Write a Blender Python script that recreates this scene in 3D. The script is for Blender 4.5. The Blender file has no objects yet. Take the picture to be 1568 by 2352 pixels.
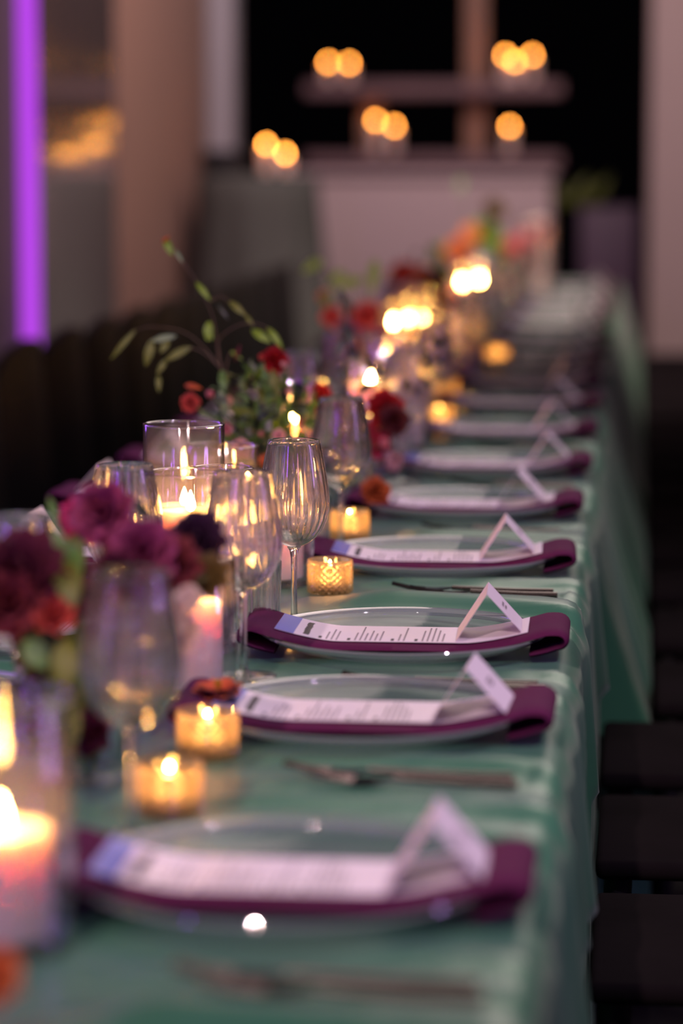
import bpy, math, random
import numpy as np
from mathutils import Vector, Matrix
random.seed(7)
C = bpy.context.scene.collection
S = bpy.context.scene
PI = math.pi

# ------------------------------------------------------------------ camera
cam_d = bpy.data.cameras.new('camera')
cam = bpy.data.objects.new('camera', cam_d); C.objects.link(cam)
cam.location = (0, 0, 1.295)
_t, _p = math.radians(7.033), math.radians(5.8204)
_fw = Vector((-math.sin(_p) * math.cos(_t), math.cos(_p) * math.cos(_t), -math.sin(_t)))
cam.rotation_euler = _fw.to_track_quat('-Z', 'Y').to_euler()
cam_d.sensor_fit = 'VERTICAL'; cam_d.sensor_height = 36.0; cam_d.sensor_width = 24.0
cam_d.lens = 100.0
cam_d.clip_start = 0.05; cam_d.clip_end = 100
cam_d.dof.use_dof = True
cam_d.dof.focus_distance = 3.32
cam_d.dof.aperture_fstop = 2.35
S.camera = cam

# ------------------------------------------------------------------ world, exposure
S.view_settings.view_transform = 'Standard'
S.view_settings.look = 'None'
S.view_settings.exposure = 0.0
S.view_settings.gamma = 1.0
S.view_settings.use_curve_mapping = False
S.cycles.transparent_max_bounces = 32
S.cycles.max_bounces = 14
S.cycles.transmission_bounces = 14
S.cycles.sample_clamp_indirect = 6.0
S.cycles.use_denoising = True
w = bpy.data.worlds.new('night'); S.world = w; w.use_nodes = True
w.node_tree.nodes['Background'].inputs[0].default_value = (0.35, 0.28, 0.42, 1)
w.node_tree.nodes['Background'].inputs[1].default_value = 0.0015

# ------------------------------------------------------------------ lamps
def area(name, loc, target, sx, sy, energy, color):
    l = bpy.data.lights.new(name, 'AREA'); l.shape = 'RECTANGLE'; l.size = sx; l.size_y = sy
    l.energy = energy; l.color = color
    o = bpy.data.objects.new(name, l); C.objects.link(o); o.location = loc
    o.rotation_euler = (Vector(target) - Vector(loc)).to_track_quat('-Z', 'Y').to_euler()
    return o
def spot(name, loc, target, energy, color, deg, blend, radius):
    l = bpy.data.lights.new(name, 'SPOT'); l.energy = energy; l.color = color; l.spot_size = math.radians(deg); l.spot_blend = blend; l.shadow_soft_size = radius
    o = bpy.data.objects.new(name, l); C.objects.link(o); o.location = loc
    o.rotation_euler = (Vector(target) - Vector(loc)).to_track_quat('-Z', 'Y').to_euler()
    return o
spot('rig_spot_lamp', (-1.05, -1.6, 4.9), (-.30, 3.2, .75), 790, (1.0, .70, .70), 32, .45, .07)
spot('rig_spot_lamp_side', (1.9, 1.2, 4.2), (-.35, 3.6, .75), 330, (.92, .70, 1.0), 50, .6, .06)
k_ = area('rig_panel_lamp', (0.35, 6.3, 3.5), (-.25, 3.0, .75), 2.0, 3.0, 15, (1.0, .80, .74)); k_.data.spread = math.radians(88)
spot('added_far_fill_spot', (0.3, 5.6, 4.8), (-.36, 10.6, .9), 1150, (1.0, .78, .70), 23, .5, .07)  # added fill spot, brightens the far bouquets
area('purple_wash_lamp', (3.2, 2.6, 2.0), (-0.2, 3.4, 0.8), 0.4, 1.4, 24, (0.62, 0.34, 1.0))
area('violet_panel_lamp', (-1.9, -1.4, 2.3), (-.4, 3.2, .9), .35, .6, 20, (0.30, 0.07, 1.0))
area('violet_tube_lamp_near', (-1.95, 4.6, 1.5), (-0.4, 4.0, 0.9), 0.07, 2.4, 16, (0.36, 0.12, 1.0))
area('violet_tube_lamp_front', (-1.95, 0.6, 1.5), (-0.4, 3.2, 0.9), 0.07, 2.4, 13, (0.36, 0.12, 1.0))
area('violet_tube_lamp_back', (1.6, -1.6, 1.7), (-0.3, 3.2, 0.9), 0.08, 1.6, 12, (0.30, 0.10, 1.0))
area('bar_lamp', (-0.4, 10.2, 3.6), (-0.9, 14.0, 0.8), 1.6, 0.6, 84, (1.0, 0.71, 0.68))
area('pillar_lamp', (-1.2, 12.4, 3.4), (-1.9, 13.7, 1.6), 0.3, 0.3, 5, (0.62, 0.72, 1.0))
area('column_lamp', (1.4, 9.6, 3.2), (0.3, 14.0, 1.4), 0.8, 0.8, 28, (1.0, 0.74, 0.66))
area('wall_wash_lamp', (-0.2, 8.2, 3.4), (-2.0, 10.5, 1.4), 0.6, 0.6, 27, (0.98, 0.72, 0.74))

# ------------------------------------------------------------------ materials
def nt(name):
    m = bpy.data.materials.new(name); m.use_nodes = True
    return m, m.node_tree.nodes, m.node_tree.links
def principled(name, col, rough=0.5, metal=0.0, spec=0.5, noise=0.0, nscale=40, bump=0.0, bscale=300, sub=0.0, sheen=0.0, coat=0.0, transl=0.0):
    m, N, L = nt(name); b = N['Principled BSDF']
    b.inputs['Base Color'].default_value = (*col, 1); b.inputs['Roughness'].default_value = rough
    b.inputs['Metallic'].default_value = metal; b.inputs['Specular IOR Level'].default_value = spec
    if sub:
        b.inputs['Subsurface Weight'].default_value = sub; b.inputs['Subsurface Radius'].default_value = (1, .78, .60)
        b.inputs['Subsurface Scale'].default_value = 0.03
    if sheen: b.inputs['Sheen Weight'].default_value = sheen; b.inputs['Sheen Roughness'].default_value = .4
    if coat: b.inputs['Coat Weight'].default_value = coat; b.inputs['Coat Roughness'].default_value = .1
    tc = N.new('ShaderNodeTexCoord')
    if noise:
        t = N.new('ShaderNodeTexNoise'); t.inputs['Scale'].default_value = nscale; t.inputs['Detail'].default_value = 4
        L.new(tc.outputs['Object'], t.inputs['Vector'])
        r = N.new('ShaderNodeMix'); r.data_type = 'RGBA'
        r.inputs[6].default_value = (*[c * (1 - noise) for c in col], 1); r.inputs[7].default_value = (*[min(1, c * (1 + noise)) for c in col], 1)
        L.new(t.outputs['Fac'], r.inputs[0]); L.new(r.outputs[2], b.inputs['Base Color'])
    if bump:
        t = N.new('ShaderNodeTexNoise'); t.inputs['Scale'].default_value = bscale; t.inputs['Detail'].default_value = 3
        L.new(tc.outputs['Object'], t.inputs['Vector'])
        bp = N.new('ShaderNodeBump'); bp.inputs['Strength'].default_value = bump; bp.inputs['Distance'].default_value = 0.002
        L.new(t.outputs['Fac'], bp.inputs['Height']); L.new(bp.outputs[0], b.inputs['Normal'])
    if transl:
        tr = N.new('ShaderNodeBsdfTranslucent'); tr.inputs[0].default_value = (*col, 1)
        mx = N.new('ShaderNodeMixShader'); mx.inputs[0].default_value = transl
        L.new(b.outputs[0], mx.inputs[1]); L.new(tr.outputs[0], mx.inputs[2])
        L.new(mx.outputs[0], N['Material Output'].inputs[0])
    return m
def emit(name, col, strength):
    m, N, L = nt(name); N.remove(N['Principled BSDF'])
    e = N.new('ShaderNodeEmission'); e.inputs[0].default_value = (*col, 1); e.inputs[1].default_value = strength
    L.new(e.outputs[0], N['Material Output'].inputs[0]); return m
def thin_glass(name, tint=(1, 1, 1), rough=0.01, haze=0.0, haze_col=(.6, .6, .6), ior=1.5, boost=1.0, streak=0.0, transl=0.0):
    m, N, L = nt(name); N.remove(N['Principled BSDF'])
    tr = N.new('ShaderNodeBsdfTransparent'); tr.inputs[0].default_value = (*tint, 1)
    gl = N.new('ShaderNodeBsdfGlossy'); gl.inputs['Roughness'].default_value = rough
    fr = N.new('ShaderNodeFresnel'); fr.inputs['IOR'].default_value = ior
    ge = N.new('ShaderNodeNewGeometry'); mr = N.new('ShaderNodeMapRange'); mr.inputs['To Min'].default_value = ior; mr.inputs['To Max'].default_value = 1 / ior
    L.new(ge.outputs['Backfacing'], mr.inputs['Value']); L.new(mr.outputs[0], fr.inputs['IOR'])
    mul = N.new('ShaderNodeMath'); mul.operation = 'MULTIPLY'; mul.use_clamp = True; mul.inputs[1].default_value = boost
    L.new(fr.outputs[0], mul.inputs[0])
    mx = N.new('ShaderNodeMixShader'); L.new(mul.outputs[0], mx.inputs[0])
    src = tr.outputs[0]
    if haze or transl:
        di = N.new('ShaderNodeBsdfDiffuse'); di.inputs[0].default_value = (*haze_col, 1)
        tl = N.new('ShaderNodeBsdfTranslucent'); tl.inputs[0].default_value = (*haze_col, 1)
        m0 = N.new('ShaderNodeMixShader'); m0.inputs[0].default_value = 0.5 if not transl else transl
        L.new(di.outputs[0], m0.inputs[1]); L.new(tl.outputs[0], m0.inputs[2])
        m1 = N.new('ShaderNodeMixShader'); m1.inputs[0].default_value = haze
        L.new(tr.outputs[0], m1.inputs[1]); L.new(m0.outputs[0], m1.inputs[2]); src = m1.outputs[0]
    L.new(src, mx.inputs[1]); L.new(gl.outputs[0], mx.inputs[2])
    L.new(mx.outputs[0], N['Material Output'].inputs[0])
    if streak:
        tc = N.new('ShaderNodeTexCoord'); mp = N.new('ShaderNodeMapping'); mp.inputs['Scale'].default_value = (1, 1, .08)
        t = N.new('ShaderNodeTexNoise'); t.inputs['Scale'].default_value = 120
        L.new(tc.outputs['Object'], mp.inputs[0]); L.new(mp.outputs[0], t.inputs['Vector'])
        bp = N.new('ShaderNodeBump'); bp.inputs['Strength'].default_value = streak; bp.inputs['Distance'].default_value = .001
        L.new(t.outputs['Fac'], bp.inputs['Height']); L.new(bp.outputs[0], gl.inputs['Normal'])
    return m
def crystal(name, col=(1, 1, 1), ior=1.48):
    m, N, L = nt(name); N.remove(N['Principled BSDF'])
    g = N.new('ShaderNodeBsdfGlass'); g.inputs['Color'].default_value = (*col, 1); g.inputs['Roughness'].default_value = 0.0; g.inputs['IOR'].default_value = ior
    tr = N.new('ShaderNodeBsdfTransparent'); mx = N.new('ShaderNodeMixShader'); mx.inputs[0].default_value = .30
    L.new(g.outputs[0], mx.inputs[1]); L.new(tr.outputs[0], mx.inputs[2]); L.new(mx.outputs[0], N['Material Output'].inputs[0]); return m
def cut_glass(name):
    m, N, L = nt(name); N.remove(N['Principled BSDF'])
    g = N.new('ShaderNodeBsdfGlass'); g.inputs['Color'].default_value = (1, .97, .88, 1); g.inputs['Roughness'].default_value = .02; g.inputs['IOR'].default_value = 1.45
    tl = N.new('ShaderNodeBsdfTranslucent'); tl.inputs[0].default_value = (1, .80, .46, 1)  # amber tint puts the tealight's warm glow into the glass colour
    mx = N.new('ShaderNodeMixShader'); mx.inputs[0].default_value = .36
    L.new(g.outputs[0], mx.inputs[1]); L.new(tl.outputs[0], mx.inputs[2]); L.new(mx.outputs[0], N['Material Output'].inputs[0])
    return m

M = {}
def satin():
    m, N, L = nt('green_satin'); b = N['Principled BSDF']
    b.inputs['Base Color'].default_value = (.044, .165, .088, 1)
    b.inputs['Roughness'].default_value = .33; b.inputs['IOR'].default_value = 1.52
    b.inputs['Sheen Weight'].default_value = .15; b.inputs['Sheen Roughness'].default_value = .4
    b.inputs['Specular Tint'].default_value = (.72, 1.0, .84, 1)
    tc = N.new('ShaderNodeTexCoord')
    t = N.new('ShaderNodeTexNoise'); t.inputs['Scale'].default_value = 900; t.inputs['Detail'].default_value = 2
    L.new(tc.outputs['Object'], t.inputs['Vector'])
    bp = N.new('ShaderNodeBump'); bp.inputs['Strength'].default_value = .12; bp.inputs['Distance'].default_value = .0006
    L.new(t.outputs['Fac'], bp.inputs['Height']); L.new(bp.outputs[0], b.inputs['Normal'])
    return m
M['satin'] = satin()
M['glass'] = crystal('clear_crystal')
M['hurricane'] = thin_glass('hurricane_glass', tint=(.97, .97, .98), boost=2.0, streak=.5, rough=.06, haze=.03, haze_col=(.90, .78, .66), transl=.6)  # warm haze tint paints some candle glow into the cylinders
M['vase'] = thin_glass('vase_glass', tint=(.93, .95, .96), boost=1.3, streak=.2)
M['vase_dark'] = thin_glass('purple_vase_glass', tint=(.35, .22, .45), boost=1.3)
M['water'] = thin_glass('vase_water', tint=(.80, .86, .80), boost=.8, ior=1.33)
M['plate'] = thin_glass('charger_glass', tint=(.90, .95, .94), boost=.40, rough=.04, haze=.26, haze_col=(.30, .34, .34))
M['plate_rim'] = thin_glass('charger_rim_glass', tint=(.90, .95, .94), boost=1.8, rough=.03, haze=.45, haze_col=(.50, .54, .53))
M['glass_rim'] = thin_glass('polished_glass_rim', tint=(.95, .95, .96), boost=5.0, rough=.05, haze=.12, haze_col=(.8, .75, .7))
M['votive'] = cut_glass('cut_votive_glass')
M['wax'] = principled('candle_wax', (.86, .66, .58), rough=.45, sub=1.0, spec=.4)
M['flame'] = emit('candle_flame', (1.0, .44, .10), 420)
M['flame_far'] = emit('distant_candle_flame', (1.0, .36, .05), 44)
M['wick'] = principled('burnt_wick', (.02, .015, .012), rough=.9)
M['napkin'] = principled('plum_napkin_cloth', (.085, .008, .046), rough=.85, spec=.2, noise=.15, nscale=200, bump=.35, bscale=900)
M['paper'] = principled('menu_paper', (.80, .74, .76), rough=.45, spec=.4)
M['blue_band'] = principled('blue_printed_band', (.24, .30, .72), rough=.22, spec=.6)
M['ink'] = principled('black_ink', (.03, .025, .03), rough=.6)
M['grey_ink'] = principled('grey_ink', (.24, .21, .23), rough=.6)
M['steel'] = principled('dark_steel', (.10, .085, .08), rough=.16, metal=1.0)
M['chair'] = principled('black_stained_wood', (.006, .005, .0055), rough=.55, spec=.35, noise=.35, nscale=14, bump=.2, bscale=60)
M['chair_seat'] = principled('dark_wood_seat', (.0085, .0065, .0075), rough=.9, spec=.02, noise=.4, nscale=9, bump=.3, bscale=60)
M['floor'] = principled('dark_floor', (.016, .013, .014), rough=.6, noise=.4, nscale=3)
M['wall_gloss'] = principled('glossy_grey_panel', (.150, .118, .122), rough=.12, spec=.8, noise=.06, nscale=3)
_b = M['wall_gloss'].node_tree.nodes['Principled BSDF']; _b.inputs['IOR'].default_value = 2.6; _b.inputs['Coat Weight'].default_value = 1.0; _b.inputs['Coat Roughness'].default_value = .12; _b.inputs['Coat IOR'].default_value = 1.7
M['wall_matt'] = principled('brown_wall_paint', (.31, .185, .145), rough=.8, noise=.06, nscale=2)
M['wall_near'] = principled('mauve_wall_paint', (.17, .125, .145), rough=.6, noise=.05, nscale=2)
M['pillar'] = principled('pale_grey_paint', (.36, .34, .37), rough=.7, noise=.04, nscale=3)
M['column'] = principled('mauve_column_paint', (.42, .33, .32), rough=.75, noise=.05, nscale=2)
M['bar'] = principled('bar_front_paint', (.46, .36, .37), rough=.6, noise=.04, nscale=3)
M['shelf'] = principled('stained_shelf_wood', (.20, .115, .125), rough=.6, noise=.2, nscale=8)
M['post'] = principled('candlelit_post_wood', (.30, .16, .11), rough=.6, noise=.2, nscale=8)  # lit copy of the shelf wood, candlelight put into the colour
M['drape'] = principled('grey_green_linen', (.075, .080, .072), rough=.85, noise=.1, nscale=30, bump=.2, bscale=400)
M['planter'] = principled('purple_grey_planter', (.085, .045, .085), rough=.5, noise=.1, nscale=5)
M['led'] = emit('purple_led', (.52, .066, .88), 1.0)
M['tube_end'] = principled('tube_end_plastic', (.05, .04, .05), rough=.4)
M['table_top'] = principled('plywood', (.25, .18, .12), rough=.6, noise=.2, nscale=10)
M['table_leg'] = principled('grey_steel_leg', (.25, .25, .26), rough=.4, metal=1)
def petal(n, c, t=.3): M[n] = principled(n + '_petal', c, rough=.6, spec=.25, noise=.25, nscale=60, transl=t)
petal('mauve', (.36, .07, .16)); petal('hot_pink', (.62, .05, .18)); petal('dusty_red', (.22, .04, .05)); petal('plum', (.06, .024, .05))
petal('bronze', (.11, .07, .018)); petal('burgundy', (.12, .022, .04)); petal('coral', (.55, .09, .07)); petal('blush', (.74, .42, .40))
petal('lit_coral', (.85, .17, .11), .4); petal('lit_orange', (.95, .36, .13), .4); petal('lit_pink', (.85, .36, .36), .4); petal('lit_red', (.60, .04, .03), .4); petal('lit_lilac', (.50, .28, .75), .4); petal('lit_lime', (.40, .62, .10), .4)  # brighter copies for far blooms, with candlelight put into the petal colour
petal('cream', (.85, .68, .55), .35); petal('poppy', (.72, .16, .06), .4)
petal('red', (.36, .012, .016)); petal('crimson', (.30, .02, .06)); petal('rust', (.48, .11, .03)); petal('orange', (.80, .24, .07))
petal('pink', (.66, .25, .28)); petal('lilac', (.38, .20, .58)); petal('maroon', (.09, .016, .02)); petal('lime', (.24, .40, .05)); petal('yellow', (.65, .40, .04))
M['leaf_lime'] = principled('lime_leaf', (.17, .30, .02), rough=.45, noise=.3, nscale=70, transl=.4)
M['leaf_olive'] = principled('olive_leaf', (.13, .16, .018), rough=.5, noise=.3, nscale=70, transl=.35)
M['leaf_green'] = principled('green_leaf', (.10, .21, .045), rough=.5, noise=.3, nscale=70, transl=.3)
M['leaf_pale'] = principled('pale_green_leaf', (.18, .27, .13), rough=.5, noise=.25, nscale=70, transl=.3)
M['leaf_dark'] = principled('dark_leaf', (.018, .028, .014), rough=.45, noise=.3, nscale=70, transl=.1)
M['stem'] = principled('green_stem', (.10, .14, .03), rough=.6)
M['stem_brown'] = principled('brown_stem', (.09, .06, .035), rough=.7)

# ------------------------------------------------------------------ mesh helpers
def mesh_data(name, v, f, mat, smooth=True, sharp=None):
    me = bpy.data.meshes.new(name)
    me.from_pydata([tuple(map(float, p)) for p in v], [], [tuple(map(int, q)) for q in f])
    for m in (mat if isinstance(mat, (list, tuple)) else [mat]): me.materials.append(m)
    if smooth:
        me.polygons.foreach_set('use_smooth', [True] * len(me.polygons))
        if sharp: me.set_sharp_from_angle(angle=math.radians(sharp))
    me.update()
    return me
def obj(name, me, parent=None, loc=None):
    o = bpy.data.objects.new(name, me); C.objects.link(o)
    if parent: o.parent = parent
    if loc is not None: o.location = loc
    return o
def tag(o, label=None, cat=None, group=None, kind=None):
    if label: o['label'] = label
    if cat: o['category'] = cat
    if group: o['group'] = group
    if kind: o['kind'] = kind
    return o
def thing(name, loc, label=None, cat=None, group=None, rz=0):
    o = bpy.data.objects.new(name, None); o.empty_display_size = .05; C.objects.link(o)
    o.location = loc; o.rotation_euler = (0, 0, rz)
    return tag(o, label, cat, group)
def dup(o, loc, rz=0, label=None, group=None, parent=None):
    c = o.copy(); C.objects.link(c)
    if parent: c.parent = parent
    else:
        c.location = loc; c.rotation_euler = (0, 0, rz)
        if label: c['label'] = label
        if group: c['group'] = group
    for ch in o.children: dup(ch, None, parent=c)
    return c
def lathe(prof, n=48, rib=None):
    v, f, rings = [], [], []
    for k, (r, z) in enumerate(prof):
        if r < 1e-6:
            rings.append([len(v)]); v.append((0, 0, z)); continue
        ids = []
        for i in range(n):
            a = 2 * PI * i / n
            rr = r + (rib(k, a) if rib else 0)
            ids.append(len(v)); v.append((rr * math.cos(a), rr * math.sin(a), z))
        rings.append(ids)
    for A, B in zip(rings, rings[1:]):
        for i in range(n):
            j = (i + 1) % n
            if len(A) == 1 and len(B) == 1: continue
            if len(A) == 1: f.append((A[0], B[i], B[j]))
            elif len(B) == 1: f.append((A[i], B[0], A[j]))
            else: f.append((A[i], B[i], B[j], A[j]))
    return v, [q[::-1] for q in f]
def box(x0, x1, y0, y1, z0, z1, b=0.0):
    if b <= 0:
        v = [(x, y, z) for z in (z0, z1) for y in (y0, y1) for x in (x0, x1)]
        f = [(0, 2, 3, 1), (4, 5, 7, 6), (0, 1, 5, 4), (2, 6, 7, 3), (0, 4, 6, 2), (1, 3, 7, 5)]
        return v, f
    import bmesh
    bm = bmesh.new(); r = bmesh.ops.create_cube(bm, size=1)
    for q in bm.verts: q.co = (x0 + (q.co.x + .5) * (x1 - x0), y0 + (q.co.y + .5) * (y1 - y0), z0 + (q.co.z + .5) * (z1 - z0))
    bmesh.ops.bevel(bm, geom=bm.edges[:], offset=b, segments=3, affect='EDGES', profile=.5)
    bm.verts.index_update()
    v = [tuple(q.co) for q in bm.verts]; f = [tuple(q.index for q in p.verts) for p in bm.faces]; bm.free()
    return v, f
def tube(pts, r, n=6, r1=None):
    pts = [Vector(p) for p in pts]; v, f = [], []
    r1 = r if r1 is None else r1
    for k, p in enumerate(pts):
        d = (pts[min(k + 1, len(pts) - 1)] - pts[max(k - 1, 0)]).normalized()
        a = d.orthogonal().normalized() if abs(d.z) > .999 else d.cross(Vector((0, 0, 1))).normalized()
        b = d.cross(a); rr = r + (r1 - r) * k / max(1, len(pts) - 1)
        for i in range(n):
            t = 2 * PI * i / n; v.append(p + (a * math.cos(t) + b * math.sin(t)) * rr)
    for k in range(len(pts) - 1):
        for i in range(n):
            j = (i + 1) % n; f.append((k * n + i, k * n + j, (k + 1) * n + j, (k + 1) * n + i))
    f.append(tuple(range(n))[::-1]); f.append(tuple((len(pts) - 1) * n + i for i in range(n)))
    return v, f
def spline(pts, m=6):
    P = [Vector(p) for p in pts]; P = [P[0] * 2 - P[1]] + P + [P[-1] * 2 - P[-2]]; out = []
    for i in range(1, len(P) - 2):
        for k in range(m):
            t = k / m; a, b, c, d = P[i - 1:i + 3]
            out.append(.5 * ((2 * b) + (c - a) * t + (2 * a - 5 * b + 4 * c - d) * t * t + (3 * b - a - 3 * c + d) * t ** 3))
    out.append(P[-2]); return out
def join(parts):
    v, f = [], []
    for a, b in parts:
        k = len(v); v += list(a); f += [tuple(i + k for i in q) for q in b]
    return v, f
def sm(a, b, x):
    t = np.clip((x - a) / (b - a), 0, 1); return t * t * (3 - 2 * t)

ORD = ['first', 'second', 'third', 'fourth', 'fifth', 'sixth', 'seventh', 'eighth', 'ninth', 'tenth', 'eleventh', 'twelfth', 'thirteenth', 'fourteenth', 'fifteenth', 'sixteenth', 'seventeenth', 'eighteenth', 'nineteenth', 'twentieth', 'twenty-first', 'twenty-second', 'twenty-third', 'twenty-fourth']

# ------------------------------------------------------------------ setting: floor, walls, columns
tag(obj('floor', mesh_data('floor', *box(-3.5, 3.5, -3, 20, -.1, 0), M['floor'], smooth=False)), kind='structure')
WX = -2.02
wl = obj('wall_left', mesh_data('wall_left', *box(WX - .25, WX - .02, -3, 13.5, 0, 4.2), M['wall_near'], smooth=False)); tag(wl, kind='structure')
obj('panel', mesh_data('panel', *box(WX - .021, WX + .004, -3, 9.30, 0, 4.2), M['wall_near'], smooth=False), wl)
obj('panel', mesh_data('panel', *box(WX - .021, WX, 9.305, 11.10, 0, 4.2), M['wall_gloss'], smooth=False), wl)
obj('panel', mesh_data('panel', *box(WX - .021, WX + .004, 11.105, 13.5, 0, 4.2), M['wall_matt'], smooth=False), wl)
tag(obj('trim_1', mesh_data('trim_1', *box(-2.03, -1.905, 13.55, 13.8, 0, 4.2, .01), M['pillar'], sharp=40)), kind='structure')
tag(obj('wall_right', mesh_data('wall_right', *box(.075, .9, 14.0, 14.5, 0, 4.2, .02), M['column'], sharp=40)), kind='structure')

# purple LED tube on the wall
lt = thing('light_tube', (WX + .03, 9.33, 0), 'tall glowing purple light tube standing against the mauve wall', 'lamp')
obj('tube', mesh_data('tube', *lathe([(0, .05), (.031, .05), (.031, 3.6), (0, 3.6)], 20), M['led'], sharp=40), lt)
obj('end_cap', mesh_data('end_cap', *lathe([(0, 0), (.036, 0), (.036, .05), (0, .05)], 20), M['tube_end'], sharp=40), lt)
obj('end_cap', mesh_data('end_cap', *lathe([(0, 3.6), (.036, 3.6), (.036, 3.66), (0, 3.66)], 20), M['tube_end'], sharp=40), lt)

# ------------------------------------------------------------------ bar, back shelf, cocktail table, planter
bar = thing('bar_counter', (-1.0, 14.2, 0), 'pale mauve bar counter with a plain front at the far end', 'bar')
obj('front_panel', mesh_data('front_panel', *box(-.63, .60, -.20, .25, 0, 1.215, .008), M['bar'], sharp=40), bar)
obj('counter_top', mesh_data('counter_top', *box(-.66, .62, -.24, .30, 1.216, 1.25, .008), M['bar'], sharp=40), bar)
sh = thing('back_shelf', (-1.0, 14.9, 0), 'dark stained wooden shelf frame rising behind the pale bar', 'shelf')
for z in (1.30, 1.665): obj('shelf_board', mesh_data('shelf_board', *box(-.70, .63, -.12, .12, z - .035, z + .035, .006), M['shelf'], sharp=40), sh)
for x, zt, m in ((.17, 3.0, 'post'), (-.38, 1.63, 'post'), (-.56, 1.265, 'shelf')):
    obj('post', mesh_data('post', *box(x - .055, x + .055, .125, .2, 0, zt, .006), M[m], sharp=40), sh)
ct = thing('cocktail_table', (-1.66, 12.62, 0), 'tall cocktail table in a grey-green floor-length cloth beside the bar', 'table')
def drape(r0, r1, h, n=96):
    rows = [(0, h), (r0 * .6, h), (r0 - .01, h), (r0, h - .008)] + [(r0 + (r1 - r0) * t ** 1.3, h - .008 - (h - .02) * t) for t in (.1, .25, .4, .55, .7, .85, 1)]
    def rib(k, a): return 0 if k < 4 else (.004 + .012 * (k - 3) / 7) * (math.sin(11 * a + 1.3 * math.sin(2 * a)))
    return lathe(rows[::-1], n, lambda k, a: rib(len(rows) - 1 - k, a))
obj('drape', mesh_data('drape', *drape(.265, .40, 1.235), M['drape']), ct)
obj('pedestal', mesh_data('pedestal', *lathe([(0, 0), (.22, 0), (.22, .02), (.03, .05), (.03, 1.20), (.25, 1.205), (.25, 1.222), (0, 1.222)], 24), M['table_leg'], sharp=40), ct)
pd = thing('pedestal_stand', (-1.905, 13.36, 0), 'black pedestal stand in the dark corner behind the draped cocktail table', 'pedestal')
obj('column', mesh_data('column', *box(-.085, .085, -.1, .1, .03, 1.31, .006), M['chair'], sharp=40), pd)
obj('top_plate', mesh_data('top_plate', *box(-.10, .10, -.115, .115, 1.311, 1.345, .006), M['chair'], sharp=40), pd)
obj('base_plate', mesh_data('base_plate', *box(-.10, .10, -.115, .115, 0, .029, .004), M['chair'], sharp=40), pd)
pl = thing('planter', (-.115, 15.0, 0), 'dark purple-grey planter box with dim green leaves at the far end', 'planter')
obj('box', mesh_data('box', *box(-.16, .14, -.2, .2, 0, 1.06, .01), M['planter'], sharp=40), pl)

# ------------------------------------------------------------------ chairs
def chair_parts(root):
    obj('seat', mesh_data('seat', *box(-.20, .20, -.19, .19, .425, .45, .010), M['chair_seat'], sharp=45), root)
    nv, nu = 22, 9; v, f = [], []
    for side in (0, 1):
        for k in range(nv):
            t = math.sin(k / (nv - 1) * PI / 2)
            z = .44 + .44 * t
            hw = .246 * (1 - max(0, (t - .78) / .22) ** 2.2) ** .5 if t < 1 else .0
            hw = max(hw, .012) * (.92 + .08 * min(1, t * 2))
            for i in range(nu):
                s = -1 + 2 * i / (nu - 1)
                x = .185 + .03 * t - .035 * (1 - (s * hw / .246) ** 2) * -1 * -1 + (.022 if side else 0)
                v.append((x, s * hw, z))
    n1 = nv * nu
    for k in range(nv - 1):
        for i in range(nu - 1):
            a = k * nu + i; f.append((a, a + nu, a + nu + 1, a + 1)); b = a + n1; f.append((b, b + 1, b + nu + 1, b + nu))
    for k in range(nv - 1):
        a = k * nu; f.append((a, a + n1, a + n1 + nu, a + nu)); a += nu - 1; f.append((a, a + nu, a + nu + n1, a + n1))
    for i in range(nu - 1):
        f.append((i, i + 1, i + 1 + n1, i + n1)); a = (nv - 1) * nu + i; f.append((a, a + n1, a + n1 + 1, a + 1))
    obj('backrest', mesh_data('backrest', v, f, M['chair'], sharp=50), root)
    for sx in (-1, 1):
        for sy in (-1, 1):
            obj('leg', mesh_data('leg', *tube([(sx * .172, sy * .16, .427), (sx * .19, sy * .172, 0)], .018, 8, .012), M['chair'], sharp=50), root)
chair0 = None
right_chairs = [1.42, 1.97, 2.52, 3.065, 3.585, 4.090, 4.62, 5.195, 5.76, 6.32, 6.88, 7.44, 8.0, 8.56, 9.12, 9.68, 10.24, 10.8, 11.36, 11.92, 12.48]
for i, y in enumerate(right_chairs[1:]):
    x0 = -.036 if y < 4.3 else .045
    lab = f'dark wooden chair at the right edge of the table, {ORD[i]} from the front'
    if chair0 is None:
        chair0 = thing('dining_chair', (x0 + .20, y, 0), lab, 'chair', 'dark chairs along the table'); chair_parts(chair0)
    else: dup(chair0, (x0 + .20, y, 0), 0, lab)
for i in range(15):
    y = 4.52 + .515 * i
    dup(chair0, (-1.222, y, 0), PI, f'black round-topped chair along the wall side of the table, {ORD[i]} from the front')

# ------------------------------------------------------------------ tables and satin cloths
TC, HW, TZ = -.48, .43, .750
PY = [2.05, 2.69, 3.14, 3.78, 4.38, 4.97, 5.61, 6.25, 6.87, 7.48, 8.09, 8.70, 9.31, 9.92, 10.53, 11.14, 11.75, 12.36]   # place settings
PX = -.25
rng = np.random.RandomState(3)
RID = []
yy = .7
while yy < 13.2:
    RID.append((yy, rng.uniform(.45, 1.0), rng.uniform(.016, .045), rng.uniform(-.10, .10), rng.uniform(.05, .16)))
    yy += rng.uniform(.06, .16)
SID = []
yy = .6
while yy < 13.2:
    SID.append((yy, rng.uniform(.4, 1.0), rng.uniform(.035, .07), rng.uniform(-.1, .25))); yy += rng.uniform(.13, .26)
def side_sum(y, dp):
    d = np.zeros_like(y + dp)
    for (c, a, wd, sl) in SID:
        t = (y - c - sl * dp) / (wd * (1 + .5 * dp)); d += a * np.exp(-t * t)
    return d
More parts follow.
